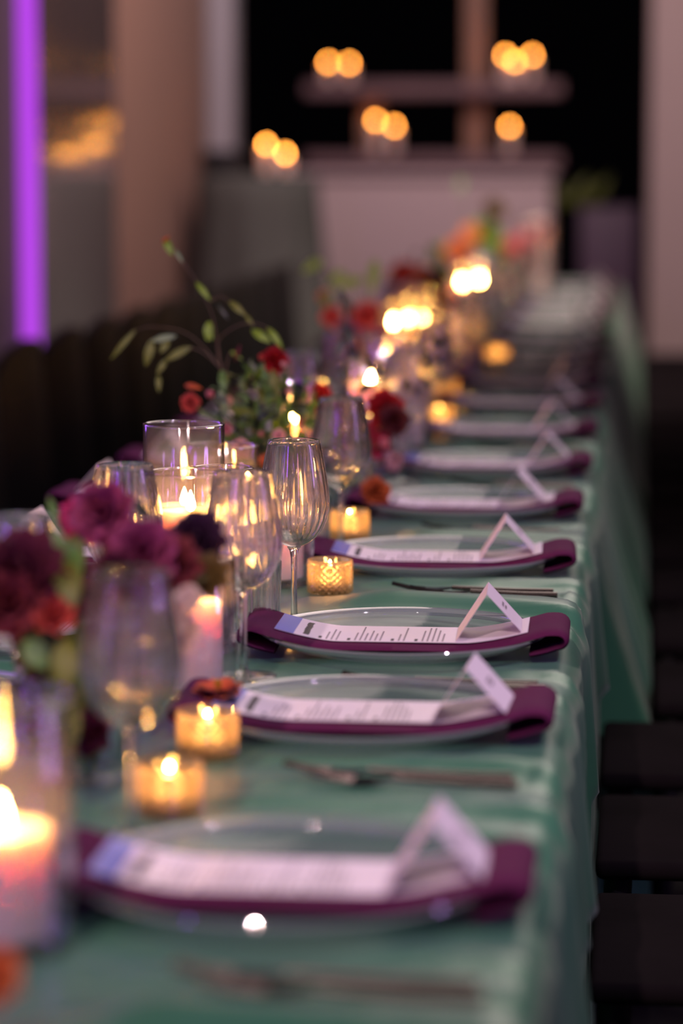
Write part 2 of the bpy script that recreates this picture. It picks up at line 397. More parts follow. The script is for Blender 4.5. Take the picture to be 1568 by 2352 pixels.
def ridge_sum(y, s):
    d = np.zeros_like(y)
    for (c, a, wd, sl, cv) in RID:
        yc = c + sl * (s - .2) - cv * sm(.22, .60, s) * .9
        t = (y - yc) / wd
        d += a * np.exp(-t * t)
    return d
def flare(y):
    f = .018 * (1 - sm(2.8, 3.0, y)) + .012 * sm(3.25, 3.40, y) + .064 * sm(4.27, 4.40, y)
    return f
def cloth(y0, y1, step, label):
    R = .032
    top = np.concatenate([np.linspace(0, .30, 22), np.linspace(.31, HW - R, 12)])
    prm = [(s, s, 0., 0., 1.) for s in top]                          # s, lateral x, depth, normal x, normal z
    for k in range(1, 8):
        a = k / 8 * PI / 2; prm.append((HW - R + R * a, HW - R + R * math.sin(a), R - R * math.cos(a), math.sin(a), math.cos(a)))
    s0 = HW - R + R * PI / 2
    for dz in np.concatenate([np.linspace(.0, .34, 24), np.linspace(.36, .64, 10)]):
        prm.append((s0 + dz, HW, R + dz, 1., 0.))
    prm = np.array(prm)
    ys = np.arange(y0, y1 + 1e-6, step); ny = len(ys)
    out = []
    for side in (1, -1):
        P = prm if side == 1 else prm[1:]
        s, lx, dp, nx, nz = [P[:, i][None, :] for i in range(5)]
        y = ys[:, None] + 0 * s
        r = ridge_sum(y + (0 if side == 1 else .21), s)
        X = TC + side * (lx + 0 * y)
        keep = sm(.10, .20, np.abs(X - TC))                           # flat along the middle where the vases stand
        for p in PY:
            keep = keep * (.03 + .97 * sm(.10, .185, np.abs(y - p)))
            keep = np.where((np.abs(y - (p - .235)) < .05) & (np.abs(X - TC) < .40), keep * .45, keep)
        h = (r - .25) * .027 * keep
        h = np.clip(h, -.0012, .0175)
        hs = (side_sum(y + (0 if side == 1 else .3), dp) - .45) * (.003 + .045 * np.clip(dp / .35, 0, 1.3))
        k = sm(.4, .95, nx)
        h = h * (1 - .75 * k) + hs * k
        lift = .009 * sm(y1 - .20, y1 - .02, y) * sm(.05, .09, np.abs(X - TC)) * nz if y1 < 3.6 else 0
        big = flare(y) * np.clip(dp / .30, 0, 2.2) ** 1.1
        tuck = (.006 * (1 - sm(y0 + .085, y0 + .15, y))) if 3 < y0 < 3.4 else 0
        x = lx + nx * (h + big - tuck)
        lim = np.where(y < 4.27, .440, .52)
        x = np.where(dp > .2, np.minimum(x, lim), x)
        z = TZ - dp + nz * (h + lift - tuck)
        yw = y + .012 * np.sin(x * 9) * (y > y1 - .3) * (y1 < 3.6) - .055 * sm(.05, .40, x) * sm(y1 - .25, y1, y) * (y1 < 3.6)
        out.append(np.stack([TC + side * x, yw, z], -1))
    A = np.concatenate([out[1][:, ::-1], out[0]], 1)                  # left hem ... centre ... right hem
    n = A.shape[1]; V = A.reshape(-1, 3)
    idx = np.arange(ny * n).reshape(ny, n)
    F = np.stack([idx[:-1, :-1], idx[:-1, 1:], idx[1:, 1:], idx[1:, :-1]], -1).reshape(-1, 4)
    me = bpy.data.meshes.new('tablecloth'); me.vertices.add(len(V)); me.vertices.foreach_set('co', V.ravel())
    me.loops.add(F.size); me.loops.foreach_set('vertex_index', F.ravel().astype(np.int32))
    me.polygons.add(len(F)); me.polygons.foreach_set('loop_start', np.arange(0, F.size, 4, dtype=np.int32))
    me.materials.append(M['satin']); me.update(calc_edges=True); me.validate()
    me.polygons.foreach_set('use_smooth', [True] * len(me.polygons))
    return tag(obj('tablecloth', me), label, 'tablecloth', 'green satin tablecloths')
spans = [(.9, 3.47, .011), (3.345, 5.45, .014), (5.449, 7.20, .02), (7.199, 9.00, .03), (8.999, 11.45, .03), (11.449, 12.85, .03)]
where = ['closest to the camera, under the front settings', 'second from the front, under the glowing cut-glass votive', 'third from the front', 'fourth from the front', 'fifth from the front', 'last one at the far end']
for (a, b, st), wtxt in zip(spans, where): cloth(a, b, st, 'rippled green satin tablecloth, ' + wtxt)
tz = TZ - .012
for i, (a, b, st) in enumerate(spans):
    if i == 1: a = 3.47
    t = thing('folding_table', (TC, (a + b) / 2, 0), f'plywood folding table hidden under the green satin cloth, {ORD[i]} from the front', 'table', 'folding tables under the cloths')
    hl = (b - a) / 2 - .06
    obj('tabletop', mesh_data('tabletop', *box(-HW + .02, HW - .02, -hl, hl, tz - .03, tz, .004), M['table_top'], sharp=40), t)
    for sx in (-1, 1):
        for sy in (-1, 1):
            obj('leg', mesh_data('leg', *tube([(sx * .33, sy * (hl - .12), tz - .03), (sx * .33, sy * (hl - .12), 0)], .014, 8), M['table_leg']), t)

# ------------------------------------------------------------------ tableware prototypes
NR = 26
def ribf(start, end, amp, inner=True):
    def r(k, a):
        return amp * math.cos(NR * a) if start <= k < end else 0
    return r
def wine_glass(root):
    outer = [(0, .0915), (.0045, .0925), (.011, .0945), (.019, .0985), (.027, .1050), (.034, .1140), (.0395, .1260), (.0420, .1390), (.0420, .1500), (.0405, .1640), (.0378, .1810), (.0345, .1990), (.0315, .2140), (.0304, .2190)]
    inner = [(.0299, .21915), (.0309, .2140), (.0339, .1990), (.0371, .1810), (.0398, .1640), (.0412, .1500), (.0411, .1390), (.0384, .1262), (.0328, .1152), (.0255, .1070), (.0170, .1020), (.008, .0992), (0, .0985)]
    prof = outer + inner; n0 = len(outer)
    def rib(k, a):
        if k < n0 + 2 or k > n0 + 9: return 0
        return .00042 * math.cos(NR * a) * min(1, (k - n0 - 1) / 2)
    obj('bowl', mesh_data('bowl', *lathe(prof, NR * 6, rib), M['glass'], sharp=70), root)
    obj('stem', mesh_data('stem', *lathe([(0, .0036), (.0085, .0038), (.0052, .0075), (.0040, .014), (.0036, .03), (.0036, .06), (.0040, .080), (.0055, .0885), (.0085, .0925), (0, .0912)], 24), M['glass'], sharp=70), root)
    obj('foot', mesh_data('foot', *lathe([(0, 0), (.0345, 0), (.0352, .0008), (.0345, .0016), (.020, .0026), (.0085, .0040), (0, .0046)], 48), M['glass'], sharp=70), root)
def tumbler_mesh():
    prof = [(0, 0), (.0270, 0), (.0285, .002), (.0305, .03), (.0318, .06), (.0322, .0875), (.0316, .0882), (.0310, .0875), (.0304, .06), (.0290, .03), (.0272, .012), (.024, .0095), (0, .009)]
    def rib(k, a): return .0004 * math.cos(NR * a) if 8 <= k <= 10 else 0
    return mesh_data('water_tumbler', *lathe(prof, NR * 5, rib), M['glass'], sharp=60)
def charger(root):
    prof = [(0, .0005), (.095, .0), (.105, .0008), (.130, .0065), (.150, .0138), (.150, .0180), (.128, .0100), (.104, .0042), (.09, .0032), (0, .0032)]
    obj('well', mesh_data('well', *lathe(prof, 96), M['plate'], sharp=60), root)
    ring = [(.1502, .0139), (.1575, .0170), (.1612, .0205), (.1600, .0224), (.1565, .0216), (.1502, .0181), (.1502, .0139)]
    obj('rim', mesh_data('rim', *lathe(ring, 96), M['plate_rim'], sharp=70), root)
def nap_z(u):
    a = np.abs(u)
    return .0070 + .0200 * np.clip((a - .07) / .092, 0, 1) ** 1.5
def strip(us, xs, zs, y0, y1, ny, thick, wob=0.0, seed=0):
    """folded slab following a bent centre line: closed top + bottom"""
    rs = np.random.RandomState(seed); v, f = [], []
    n = len(us); ys = np.linspace(y0, y1, ny)
    tx = np.gradient(xs); tzv = np.gradient(zs); ln = np.hypot(tx, tzv); nx, nz = -tzv / ln, tx / ln
    e = np.ones(ny); e[0] = e[-1] = .35
    for sgn in (1, 0):
        for j in range(ny):
            yo = wob * np.sin(us * 22 + seed + j * .4) * .5
            for i in range(n):
                o = thick * (e[j] if sgn else (1 - e[j]) * .4)
                v.append((xs[i] + nx[i] * o, ys[j] + yo[i], zs[i] + nz[i] * o + (wob * .25 * math.sin(us[i] * 31 + j * 1.1 + seed) if sgn else 0)))
    N1 = n * ny
    for j in range(ny - 1):
        for i in range(n - 1):
            a = j * n + i; f.append((a, a + 1, a + n + 1, a + n)); b = a + N1; f.append((b, b + n, b + n + 1, b + 1))
    for i in range(n - 1):
        f.append((i, i + N1, i + 1 + N1, i + 1)); a = (ny - 1) * n + i; f.append((a, a + 1, a + 1 + N1, a + N1))
    for j in range(ny - 1):
        a = j * n; f.append((a, a + n, a + n + N1, a + N1)); a += n - 1; f.append((a, a + N1, a + n + N1, a + n))
    return v, f
def napkin_mesh():
    us = np.linspace(-.168, .172, 60); xs = list(us); zs = list(nap_z(us) + .0005)
    # ends roll over the rim and tuck down to the cloth
    def roll(x, z, s):
        o = []
        for k in range(1, 10):
            a = k / 9 * PI; o.append((x + s * (.0075 * math.sin(a)), z - .0056 * (1 - math.cos(a))))
        for dx, zz in ((.010, .0128), (.020, .0102), (.030, .0084)): o.append((x - s * dx, zz))
        return o
    rr = roll(xs[-1], zs[-1], 1); ll = roll(xs[0], zs[0], -1)
    xs = np.array([p[0] for p in ll[::-1]] + xs + [p[0] for p in rr]); zs = np.array([p[1] for p in ll[::-1]] + zs + [p[1] for p in rr])
    u2 = np.linspace(-.2, .2, len(xs))
    v, f = strip(u2, xs, zs, -.074, .074, 11, .0065, .0022, 2)
    return mesh_data('napkin', v, f, M['napkin'], sharp=75)
def surf(x): return float(nap_z(np.array(x))) + .0078
def sheet(x0, x1, y0, y1, n, lift, t=.0004):
    v, f = [], []
    for k in range(n + 1):
        x = x0 + (x1 - x0) * k / n; z = surf(x) + lift
        v += [(x, y0, z), (x, y1, z), (x, y0, z - t), (x, y1, z - t)]
    for k in range(n):
        a, b = 4 * k, 4 * k + 4
        f += [(a, b, b + 1, a + 1), (a + 2, a + 3, b + 3, b + 2), (a, a + 2, b + 2, b), (a + 1, b + 1, b + 3, a + 3)]
    f += [(0, 1, 3, 2), (4 * n, 4 * n + 2, 4 * n + 3, 4 * n + 1)]
    return v, f
def menu(root):
    cd_ = obj('card', mesh_data('card', *sheet(-.140, .140, -.052, .052, 30, .0005), M['paper'], sharp=50), root)
    tag(obj('printed_band', mesh_data('printed_band', *sheet(-.1398, -.119, -.0519, .0519, 3, .0008, .0002), M['blue_band'], smooth=False), cd_), 'blue printed band across the top of the menu')
    r = random.Random(5); hd, bd = [], []
    def word(dst, x, y, ww, hh): dst.append(sheet(x, x + hh, y, y + ww, 1, .0008, .0002))
    y = -.040                                                           # bold heading, read from the diner's seat
    while y < .036:
        ww = r.uniform(.003, .0055); word(hd, -.110 + r.uniform(-.0006, .0006), y, ww, .0065); word(hd, -.1065, y + ww * .2, ww * 1.1, .0022); y += ww + .0012
    x = -.092
    for blk in (('h', 3), ('h', 6), ('h', 2), ('h', 5)):
        word(hd, x, -.046, .013, .0034); x += .008
        for k in range(blk[1]):
            y = -.046
            end = r.uniform(-.01, .04)
            while y < end:
                ww = r.uniform(.004, .010); word(bd, x, y, ww, .0017); y += ww + .0018
            x += .0056
        x += .007
    tag(obj('heading', mesh_data('heading', *join(hd), M['ink'], smooth=False), cd_), kind='stuff')
    tag(obj('printed_lines', mesh_data('printed_lines', *join(bd), M['grey_ink'], smooth=False), cd_), kind='stuff')
def place_card(root):
    a = Vector((-.037, 0, 0)); r = Vector((-.003, 0, .053)); b = Vector((.035, 0, .0115)); t = .0005
    v, f = [], []
    for y in (-.045, .045):
        for p, o in ((a, (t, 0)), (r, (0, -t * 1.4)), (b, (-t, 0))):
            v += [(p.x, y, p.z), (p.x + o[0], y, p.z + o[1])]
    f = [(0, 2, 8, 6), (2, 4, 10, 8), (1, 7, 9, 3), (3, 9, 11, 5), (0, 1, 3, 2), (2, 3, 5, 4), (6, 8, 9, 7), (8, 10, 11, 9), (0, 6, 7, 1), (4, 5, 11, 10)]
    fc_ = obj('folded_card', mesh_data('folded_card', v, f, M['paper'], smooth=False), root)
    d = (b - r); nrm = Vector((-d.z, 0, d.x)).normalized(); nrm = nrm if nrm.z > 0 else -nrm
    parts = []; rr = random.Random(2)
    for row in (0, 1):
        y = -.012 + .002 * row
        while y < .012:
            ww = rr.uniform(.0025, .004); p = r + d * (.42 + .085 * row) + nrm * .0004; q = p + d.normalized() * .0030
            parts.append(([(p.x, y, p.z), (p.x, y + ww, p.z), (q.x, y + ww, q.z), (q.x, y, q.z)], [(0, 1, 2, 3)])); y += ww + .0012
    tag(obj('printed_name', mesh_data('printed_name', *join(parts), M['grey_ink'], smooth=False), fc_), kind='stuff')
def fork_mesh(L=.20):
    pr = []
    pr.append(tube([(L * .5, 0, .0035), (L * .25, 0, .004), (0, 0, .006), (-L * .14, 0, .0075)], .0042, 8, .0028))
    hx = -L * .14
    v = [(hx, -.003, .0065), (hx, .003, .0065), (hx - .022, -.0115, .004), (hx - .022, .0115, .004), (hx - .036, -.0118, .0045), (hx - .036, .0118, .0045)]
    v = v + [(x, y, z + .0016) for x, y, z in v]
    pr.append((v, [(0, 1, 3, 2), (2, 3, 5, 4), (6, 8, 9, 7), (8, 10, 11, 9), (0, 2, 8, 6), (2, 4, 10, 8), (1, 7, 9, 3), (3, 9, 11, 5), (4, 5, 11, 10), (0, 6, 7, 1)]))
    for k in range(4):
        y = -.0100 + .00667 * k
        pr.append(tube([(hx - .034, y, .0052), (hx - .055, y, .0075), (hx - .076, y, .0125)], .0016, 6, .0010))
    return mesh_data('fork', *join(pr), M['steel'], sharp=50)
def knife_mesh(L=.22):
    pr = [tube([(L * .5, 0, .0042), (L * .3, 0, .0045), (L * .02, 0, .0045)], .0048, 8, .0038)]
    n = 10; v = []
    for k in range(n + 1):
        x = L * .02 - L * .52 * k / n; hw = .0085 * (1 - (k / n) ** 4) + .0008
        v += [(x, -hw * .55, .0030), (x, hw, .0030), (x, -hw * .55, .0042), (x, hw, .0036)]
    f = []
    for k in range(n):
        a, b = 4 * k, 4 * k + 4; f += [(a, a + 1, b + 1, b), (a + 2, b + 2, b + 3, a + 3), (a, b, b + 2, a + 2), (a + 1, a + 3, b + 3, b + 1)]
    f += [(0, 2, 3, 1), (4 * n, 4 * n + 1, 4 * n + 3, 4 * n + 2)]
    pr.append((v, f)); return mesh_data('knife', *join(pr), M['steel'], sharp=50)

mNapkin, mTumbler, mFork, mForkS, mKnife = napkin_mesh(), tumbler_mesh(), fork_mesh(), fork_mesh(.17), knife_mesh()
proto = {}
def place(kind, builder, name, loc, rz, label, cat, group):
    if kind in proto: return dup(proto[kind], loc, rz, label, group)
    o = thing(name, loc, label, cat, group, rz); builder(o); proto[kind] = o; return o
def single(name, me, loc, rz, label, cat, group):
    o = obj(name, me, None, loc); o.rotation_euler = (0, 0, rz); return tag(o, label, cat, group)
Z0 = TZ + .0020
HUR = [(-.432, 1.90, .050, .175, .076, 'front hurricane cut by the photo edge'),
       (-.450, 2.855, .050, .140, .088, 'short hurricane behind the front flowers'),
       (-.485, 3.105, .047, .200, .150, 'tall hurricane standing in front of the tallest one'),
       (-.475, 3.29, .036, .185, .110, 'narrow hurricane close beside the sharp wine glass'),
       (-.535, 3.70, .047, .170, .105, 'hurricane in the glow behind the sharp wine glass'),
       (-.545, 3.44, .050, .222, .115, 'tallest hurricane, behind the front flowers'),
       (-.455, 3.62, .050, .130, .074, 'low wide hurricane directly behind the sharp wine glass'),
       (-.560, 9.45, .050, .200, .130, 'hurricane in the fourth cluster, wall side'), (-.515, 9.64, .050, .220, .130, 'hurricane in the fourth cluster, aisle side'),
       (-.385, 11.52, .070, .320, .215, 'large hurricane at the far end of the table')]
for p, h, d in (((-0.4568, 4.980, 0.9191), .190, 'hurricane behind the red roses, first of three'), ((-0.4464, 5.200, 0.9075), .220, 'hurricane behind the red roses, tallest of three'), ((-0.4279, 5.370, 0.8901), .180, 'hurricane behind the red roses, last of three'),
                ((-0.5075, 4.280, 0.9154), .210, 'slender hurricane glinting through the green bouquet'),
                ((-0.5600, 6.700, 0.9225), .210, 'third cluster hurricane closest to the wall'), ((-0.5474, 7.000, 0.9146), .230, 'tallest third cluster hurricane'), ((-0.5313, 7.250, 0.9013), .230, 'rear third cluster hurricane'), ((-0.4671, 6.850, 0.8969), .180, 'front third cluster hurricane'), ((-0.4229, 7.150, 0.8744), .180, 'third cluster hurricane closest to the napkins')):
    HUR.append((p[0], p[1], .031 if 'slender' in d else .048, h, p[2] - Z0 - .0085 - .012, d))
jit = random.Random(11)
GY = {0: (-.395, 2.215), 1: (-.405, 2.95), 2: (-.392, 3.295), 3: (-.398, 3.90), 4: (-.385, 4.80)}
CARD = {0: (.115, -.012), 1: (.108, -.02), 2: (.097, -.005), 3: (.094, -.01)}
for side, sname in ((1, 'right'), (-1, 'left')):
    for i, py in enumerate(PY):
        if side == -1 and not (1 <= i <= 12): continue
        px = PX if side == 1 else 2 * TC - PX
        rz = 0 if side == 1 else PI
        at = f'{ORD[i]} place setting from the front, {sname} side'
        jx = jit.uniform(-.006, .006) if i != 2 else 0; jr = jit.uniform(-.03, .03) if i != 2 else .012
        ca, sa = math.cos(rz + jr), math.sin(rz + jr)
        P = lambda dx, dy, z=0: (px + jx + dx * ca - dy * sa, py + dx * sa + dy * ca, Z0 + z)
        place('plate', charger, 'charger_plate', P(0, 0), rz, 'clear glass charger plate at the ' + at, 'plate', 'glass charger plates')
        single('napkin', mNapkin, P(0, 0, .0005), rz + jr, 'plum purple folded napkin over the plate, ' + at, 'napkin', 'plum napkins')
        place('menu', menu, 'menu_card', P(0, 0, .0012), rz + jr, 'long white menu card with blue band, ' + at, 'menu', 'menu cards')
        cd = CARD.get(i, (.10 + jit.uniform(-.012, .014), jit.uniform(-.02, .01)))
        place('card', place_card, 'place_card', P(cd[0], cd[1], surf(cd[0] - .037) + .0034), rz + jr + (jit.uniform(-.06, .06) if i != 2 else .02), 'folded white name card standing on the menu, ' + at, 'place card', 'folded name cards')
        gx, gy = GY.get(i, (-.398, py + .125)) if side == 1 else (2 * TC + .398 + (.0 if i != 2 else .02), py - .13)
        if all(math.hypot(gx - q[0], gy - q[1]) > q[2] + .047 for q in HUR) and (side == 1 or i <= 8):
            place('wine', wine_glass, 'wine_glass', (gx, gy, Z0), jit.uniform(0, 6), ('sharp ribbed stemmed wine glass' if (side == 1 and i == 2) else 'ribbed stemmed wine glass') + ' by the ' + at, 'wine glass', 'ribbed wine glasses')
        tx, ty = (-.428, 3.205) if (side == 1 and i == 2) else (P(-.182, .0)[0], py + (.05 if side == 1 else -.05))
        if all(math.hypot(tx - q[0], ty - q[1]) > q[2] + .034 for q in HUR) and ((side == 1 and i >= 2) or (side == -1 and i in (3, 4, 6, 7))):
            single('water_tumbler', mTumbler, (tx, ty, Z0), 0, 'short clear ribbed water tumbler by the ' + at, 'tumbler', 'ribbed water tumblers')
        if i < 10 and side == 1:
            single('fork', mFork, P(.055, -.228, .0005), rz + jr, 'dark steel dinner fork by the plate, ' + at, 'fork', 'dinner forks')
            single('salad_fork', mForkS, P(.075, -.258, .0005), rz + jr - .01, 'shorter steel salad fork on the outside, ' + at, 'fork', 'salad forks')
            single('knife', mKnife, P(.06, .198, .0005), rz + jr, 'dark steel table knife beyond the plate, ' + at, 'knife', 'table knives')

# ------------------------------------------------------------------ candles and holders
def flame_mesh(h, r, mat): return mesh_data('flame', *lathe([(0, 0), (r * .6, h * .06), (r, h * .24), (r * .92, h * .42), (r * .55, h * .70), (r * .2, h * .90), (0, h)], 14), M[mat])
mFlame, mFlameFar = flame_mesh(.024, .0056, 'flame'), flame_mesh(.030, .0095, 'flame_far')
mWick = mesh_data('wick', *tube([(0, 0, 0), (.0008, 0, .008)], .0009, 6), M['wick'])
def candle(name, loc, r, h, label, cat, group, far=False, rim=.004):
    t = thing(name, loc, label, cat, group)
    cup = .006 if r > .02 else .002
    pts = [(0, 0), (r * .97, 0), (r, .003), (r, h - .006), (r * .985, h - .001), (r * .93, h), (r * .84, h - .002), (r * .62, h - cup), (0, h - cup)]
    obj('wax', mesh_data('wax', *lathe(pts, 36), M['wax'], sharp=60), t)
    wk = obj('wick', mWick, t, (0, 0, h - cup - .001))
    obj('flame', mFlameFar if far else mFlame, wk, (0, 0, .005))
    return t
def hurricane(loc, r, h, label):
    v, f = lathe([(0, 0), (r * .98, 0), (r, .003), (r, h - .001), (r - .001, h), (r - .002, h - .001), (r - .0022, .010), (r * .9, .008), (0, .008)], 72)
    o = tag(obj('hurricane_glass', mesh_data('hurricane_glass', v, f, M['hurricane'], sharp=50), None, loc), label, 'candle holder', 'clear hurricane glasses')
    obj('rim', mesh_data('rim', *lathe([(r - .0026, h - .0004), (r - .0011, h - .0010), (r + .0006, h - .0002), (r + .0004, h + .0012), (r - .0011, h + .0018), (r - .0026, h + .0010), (r - .0026, h - .0004)], 72), M['glass_rim'], sharp=70), o)
    return o
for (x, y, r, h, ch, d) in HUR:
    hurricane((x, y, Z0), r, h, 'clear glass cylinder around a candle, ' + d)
    candle('pillar_candle', (x, y, Z0 + .0085), .024 if r < .04 else .036 if r < .06 else .048, ch, 'cream pillar candle burning inside the ' + d.replace(' cut by the photo edge', ''), 'candle', 'pillar candles in hurricanes')
def votive_mesh(r=.0275, h=.043, N=20, R=5):
    v, f = [], []
    zb, zt = .002, h - .004; dz = (zt - zb) / (2 * R)
    def P(i, j, rr=None):
        a = 2 * PI * (i + (j % 2) * .5) / N; rr = rr or r
        return (rr * math.cos(a), rr * math.sin(a), zb + dz * j)
    idx = {}
    def V(i, j):
        i %= N
        if (i, j) not in idx: idx[(i, j)] = len(v); v.append(P(i, j))
        return idx[(i, j)]
    for j in range(0, 2 * R + 1):
        for i in range(N):
            L, Rr = V(i, j), V(i + 1, j)
            up = V(i + (j % 2), j + 1) if j < 2 * R else None
            dn = V(i + (j % 2), j - 1) if j > 0 else None
            # up/down neighbours sit midway between L and R
            if j % 2 == 0:
                up = V(i, j + 1) if j < 2 * R else None; dn = V(i, j - 1) if j > 0 else None
            else:
                up = V(i + 1, j + 1) if j < 2 * R else None; dn = V(i + 1, j - 1) if j > 0 else None
            a = 2 * PI * (i + (j % 2) * .5 + .5) / N
            c = len(v); v.append(((r + .0022) * math.cos(a), (r + .0022) * math.sin(a), zb + dz * j))
            if up is not None: f += [(L, c, up), (c, Rr, up)]
            if dn is not None: f += [(L, dn, c), (c, dn, Rr)]
            if up is None: f.append((L, Rr, c)) if False else None
    # rim, inside and base as one closed shell
    top = []
    for k, (rr, z) in enumerate([(r + .001, h - .003), (r + .0012, h - .0005), (r + .0002, h), (r - .0025, h - .0005), (r - .003, .006), (r - .006, .004), (0, .004)]):
        if rr == 0: top.append([len(v)]); v.append((0, 0, z)); continue
        ids = []
        for i in range(N):
            a = 2 * PI * i / N; ids.append(len(v)); v.append((rr * math.cos(a), rr * math.sin(a), z))
        top.append(ids)
    first = [V(i, 2 * R) for i in range(N)]
    mids = top
    prev = first
    for ring in mids:
        for i in range(N):
            j = (i + 1) % N
            if len(ring) == 1: f.append((prev[i], prev[j], ring[0]))
            else: f.append((prev[i], prev[j], ring[j], ring[i]))
        prev = ring
    c = len(v); v.append((0, 0, .0)); bot = [V(i, 0) for i in range(N)]
    b2 = []
    for i in range(N):
        a = 2 * PI * i / N; b2.append(len(v)); v.append(((r - .002) * math.cos(a), (r - .002) * math.sin(a), 0))
    for i in range(N):
        j = (i + 1) % N; f.append((bot[i], b2[i], b2[j], bot[j])); f.append((b2[i], c, b2[j]))
    return mesh_data('votive_holder', v, f, M['votive'], smooth=False)
mVot = votive_mesh()
VOT = [(-.381, 2.315, 'second votive from the front'), (-.383, 2.545, 'third votive from the front'), (-.376, 3.545, 'crisp votive just behind the sharp wine glass'), (-.402, 4.06, 'votive under the red roses'),
       (-.392, 5.82, 'votive beside the seventh napkin'), (-.362, 7.72, 'lone votive among the dark far settings'), (-.425, 6.52, 'votive in front of the third hurricane cluster'), (-.50, 5.86, 'votive beside the coral bouquet vase'), (-.57, 4.72, 'votive behind the dense green bouquet'), (-.56, 8.2, 'votive near the lilac flowers')]
for x, y, d in VOT:
    o = obj('votive_holder', mVot, None, (x, y, Z0)); o.rotation_euler = (0, 0, jit.uniform(0, 1))
    tag(o, 'diamond-cut glass holder of the ' + d, 'votive', 'cut glass votive holders')
    candle('tealight_candle', (x, y, Z0 + .0043), .0195, .012, 'lit tealight in the ' + d, 'candle', 'tealights in votives')

# far candles on the shelf and the cocktail table
FAR = [(-1.5895, 14.900, 1.8124), (-1.4779, 14.900, 1.8075), (-0.6678, 14.900, 1.8448), (-0.6180, 14.900, 1.8135), (-0.5284, 14.900, 1.8443), (-1.3410, 14.900, 1.5134), (-1.2431, 14.900, 1.4840), (-0.6426, 14.900, 1.4810)]
for k, p in enumerate(FAR):
    base = 1.701 if p[2] > 1.6 else 1.336
    h = max(.03, p[2] - base - .018)
    where = ['upper shelf, first from the wall', 'upper shelf, second from the wall', 'upper shelf, third from the wall', 'upper shelf, fourth from the wall', 'upper shelf, last towards the column', 'lower shelf, first from the wall', 'lower shelf, second from the wall', 'lower shelf, last beside the post'][k]
    candle('shelf_candle', (p[0], p[1], base), .028, h, 'amber candle burning on the ' + where, 'candle', 'candles on the back shelf', far=True)
for k, p in enumerate(((-1.6325, 12.700, 1.3760), (-1.5319, 12.580, 1.3351))):
    candle('table_candle', (p[0], p[1], 1.236), .028, max(.03, p[2] - 1.236 - .018), ['taller', 'shorter'][k] + ' amber candle on the draped cocktail table', 'candle', 'candles on the cocktail table', far=True)

# ------------------------------------------------------------------ flowers
def petal_grid(L, Wd, cup, curl, nu=5, nv=5, ruf=0.0, rnd=random):
    v, f = [], []
    ph = rnd.uniform(0, 6)
    for i in range(nu):
        u = i / (nu - 1); wd = Wd * (math.sin(PI * (.10 + .78 * u)) ** .75)
        for j in range(nv):
            s = -1 + 2 * j / (nv - 1)
            v.append(Vector((L * u * (1 - .12 * s * s * u), s * wd, cup * L * u * u - curl * L * max(0, u - .6) ** 2 * 2 + .30 * Wd * s * s * (1 - .3 * u) + ruf * L * u * math.sin(s * 7 + ph))))
    for i in range(nu - 1):
        for j in range(nv - 1):
            a = i * nv + j; f.append((a, a + nv, a + nv + 1, a + 1))
    return v, f
FLO = {
    'rose': dict(rings=[(3, 84, .55, .30), (4, 76, .72, .36), (5, 62, .88, .42), (6, 44, 1.0, .46), (7, 24, 1.08, .48), (7, 6, 1.05, .46)], cup=.35, curl=.5, ruf=.02),
    'open': dict(rings=[(6, 40, .70, .34), (8, 14, 1.05, .40)], cup=.12, curl=.3, ruf=.03),
    'ruffle': dict(rings=[(5, 82, .6, .30), (7, 64, .8, .34), (9, 44, .95, .36), (10, 22, 1.0, .36), (10, 2, 1.0, .36)], cup=.10, curl=.2, ruf=.09),
    'bud': dict(rings=[(3, 86, 1.0, .36), (4, 78, 1.05, .42)], cup=.45, curl=.0, ruf=.0)}
_fl = {}
def flower_mesh(kind, mat):
    if (kind, mat) in _fl: return _fl[(kind, mat)]
    sp = FLO[kind]; rnd = random.Random(hash(kind) % 97 + 3); rnd = random.Random({'rose': 3, 'open': 4, 'ruffle': 5, 'bud': 6}[kind]); parts = []
    for k, (n, tilt, L, Wd) in enumerate(sp['rings']):
        for i in range(n):
            v, f = petal_grid(L * rnd.uniform(.9, 1.06), Wd * rnd.uniform(.9, 1.1), sp['cup'], sp['curl'], ruf=sp['ruf'], rnd=rnd)
            R = Matrix.Rotation(2 * PI * (i + .5 * (k % 2)) / n + rnd.uniform(-.12, .12), 4, 'Z') @ Matrix.Translation((.06, 0, .04 * (len(sp['rings']) - k))) @ Matrix.Rotation(-math.radians(tilt + rnd.uniform(-6, 6)), 4, 'Y')
            parts.append(([R @ p for p in v], f))
    v, f = lathe([(0, -.16), (.10, -.14), (.16, -.02), (.10, .08), (0, .12)], 10); parts.append((v, f))
    me = mesh_data('flower', *join(parts), M[mat], sharp=None); _fl[(kind, mat)] = me; return me
def add_flower(root, pos, r, kind, mat, face=(0.2, -1, .6), name='flower', label=None):
    o = obj(name, flower_mesh(kind, mat), root); d = Vector(face).normalized()
    q = d.to_track_quat('Z', 'Y'); o.rotation_mode = 'QUATERNION'; o.rotation_quaternion = q
    o.location = Vector(pos) - root.location - d * r * .25; o.scale = (r, r, r)
    if label: o['label'] = label
    return o
def leaf_mesh(L, wd, mat, bend=.2, fold=.25):
    v, f = [], []; nu = 8
    for i in range(nu + 1):
        u = i / nu; hw = wd * .5 * math.sin(PI * min(1, u * .97 + .03)) ** .8 * (1 - .15 * u)
        z = bend * L * (u * (1 - u)) * 2
        v += [(L * u, -hw, z + fold * hw), (L * u, 0, z), (L * u, hw, z + fold * hw)]
    for i in range(nu):
        a = 3 * i; f += [(a, a + 3, a + 4, a + 1), (a + 1, a + 4, a + 5, a + 2)]
    return mesh_data('leaf', v, f, M[mat])
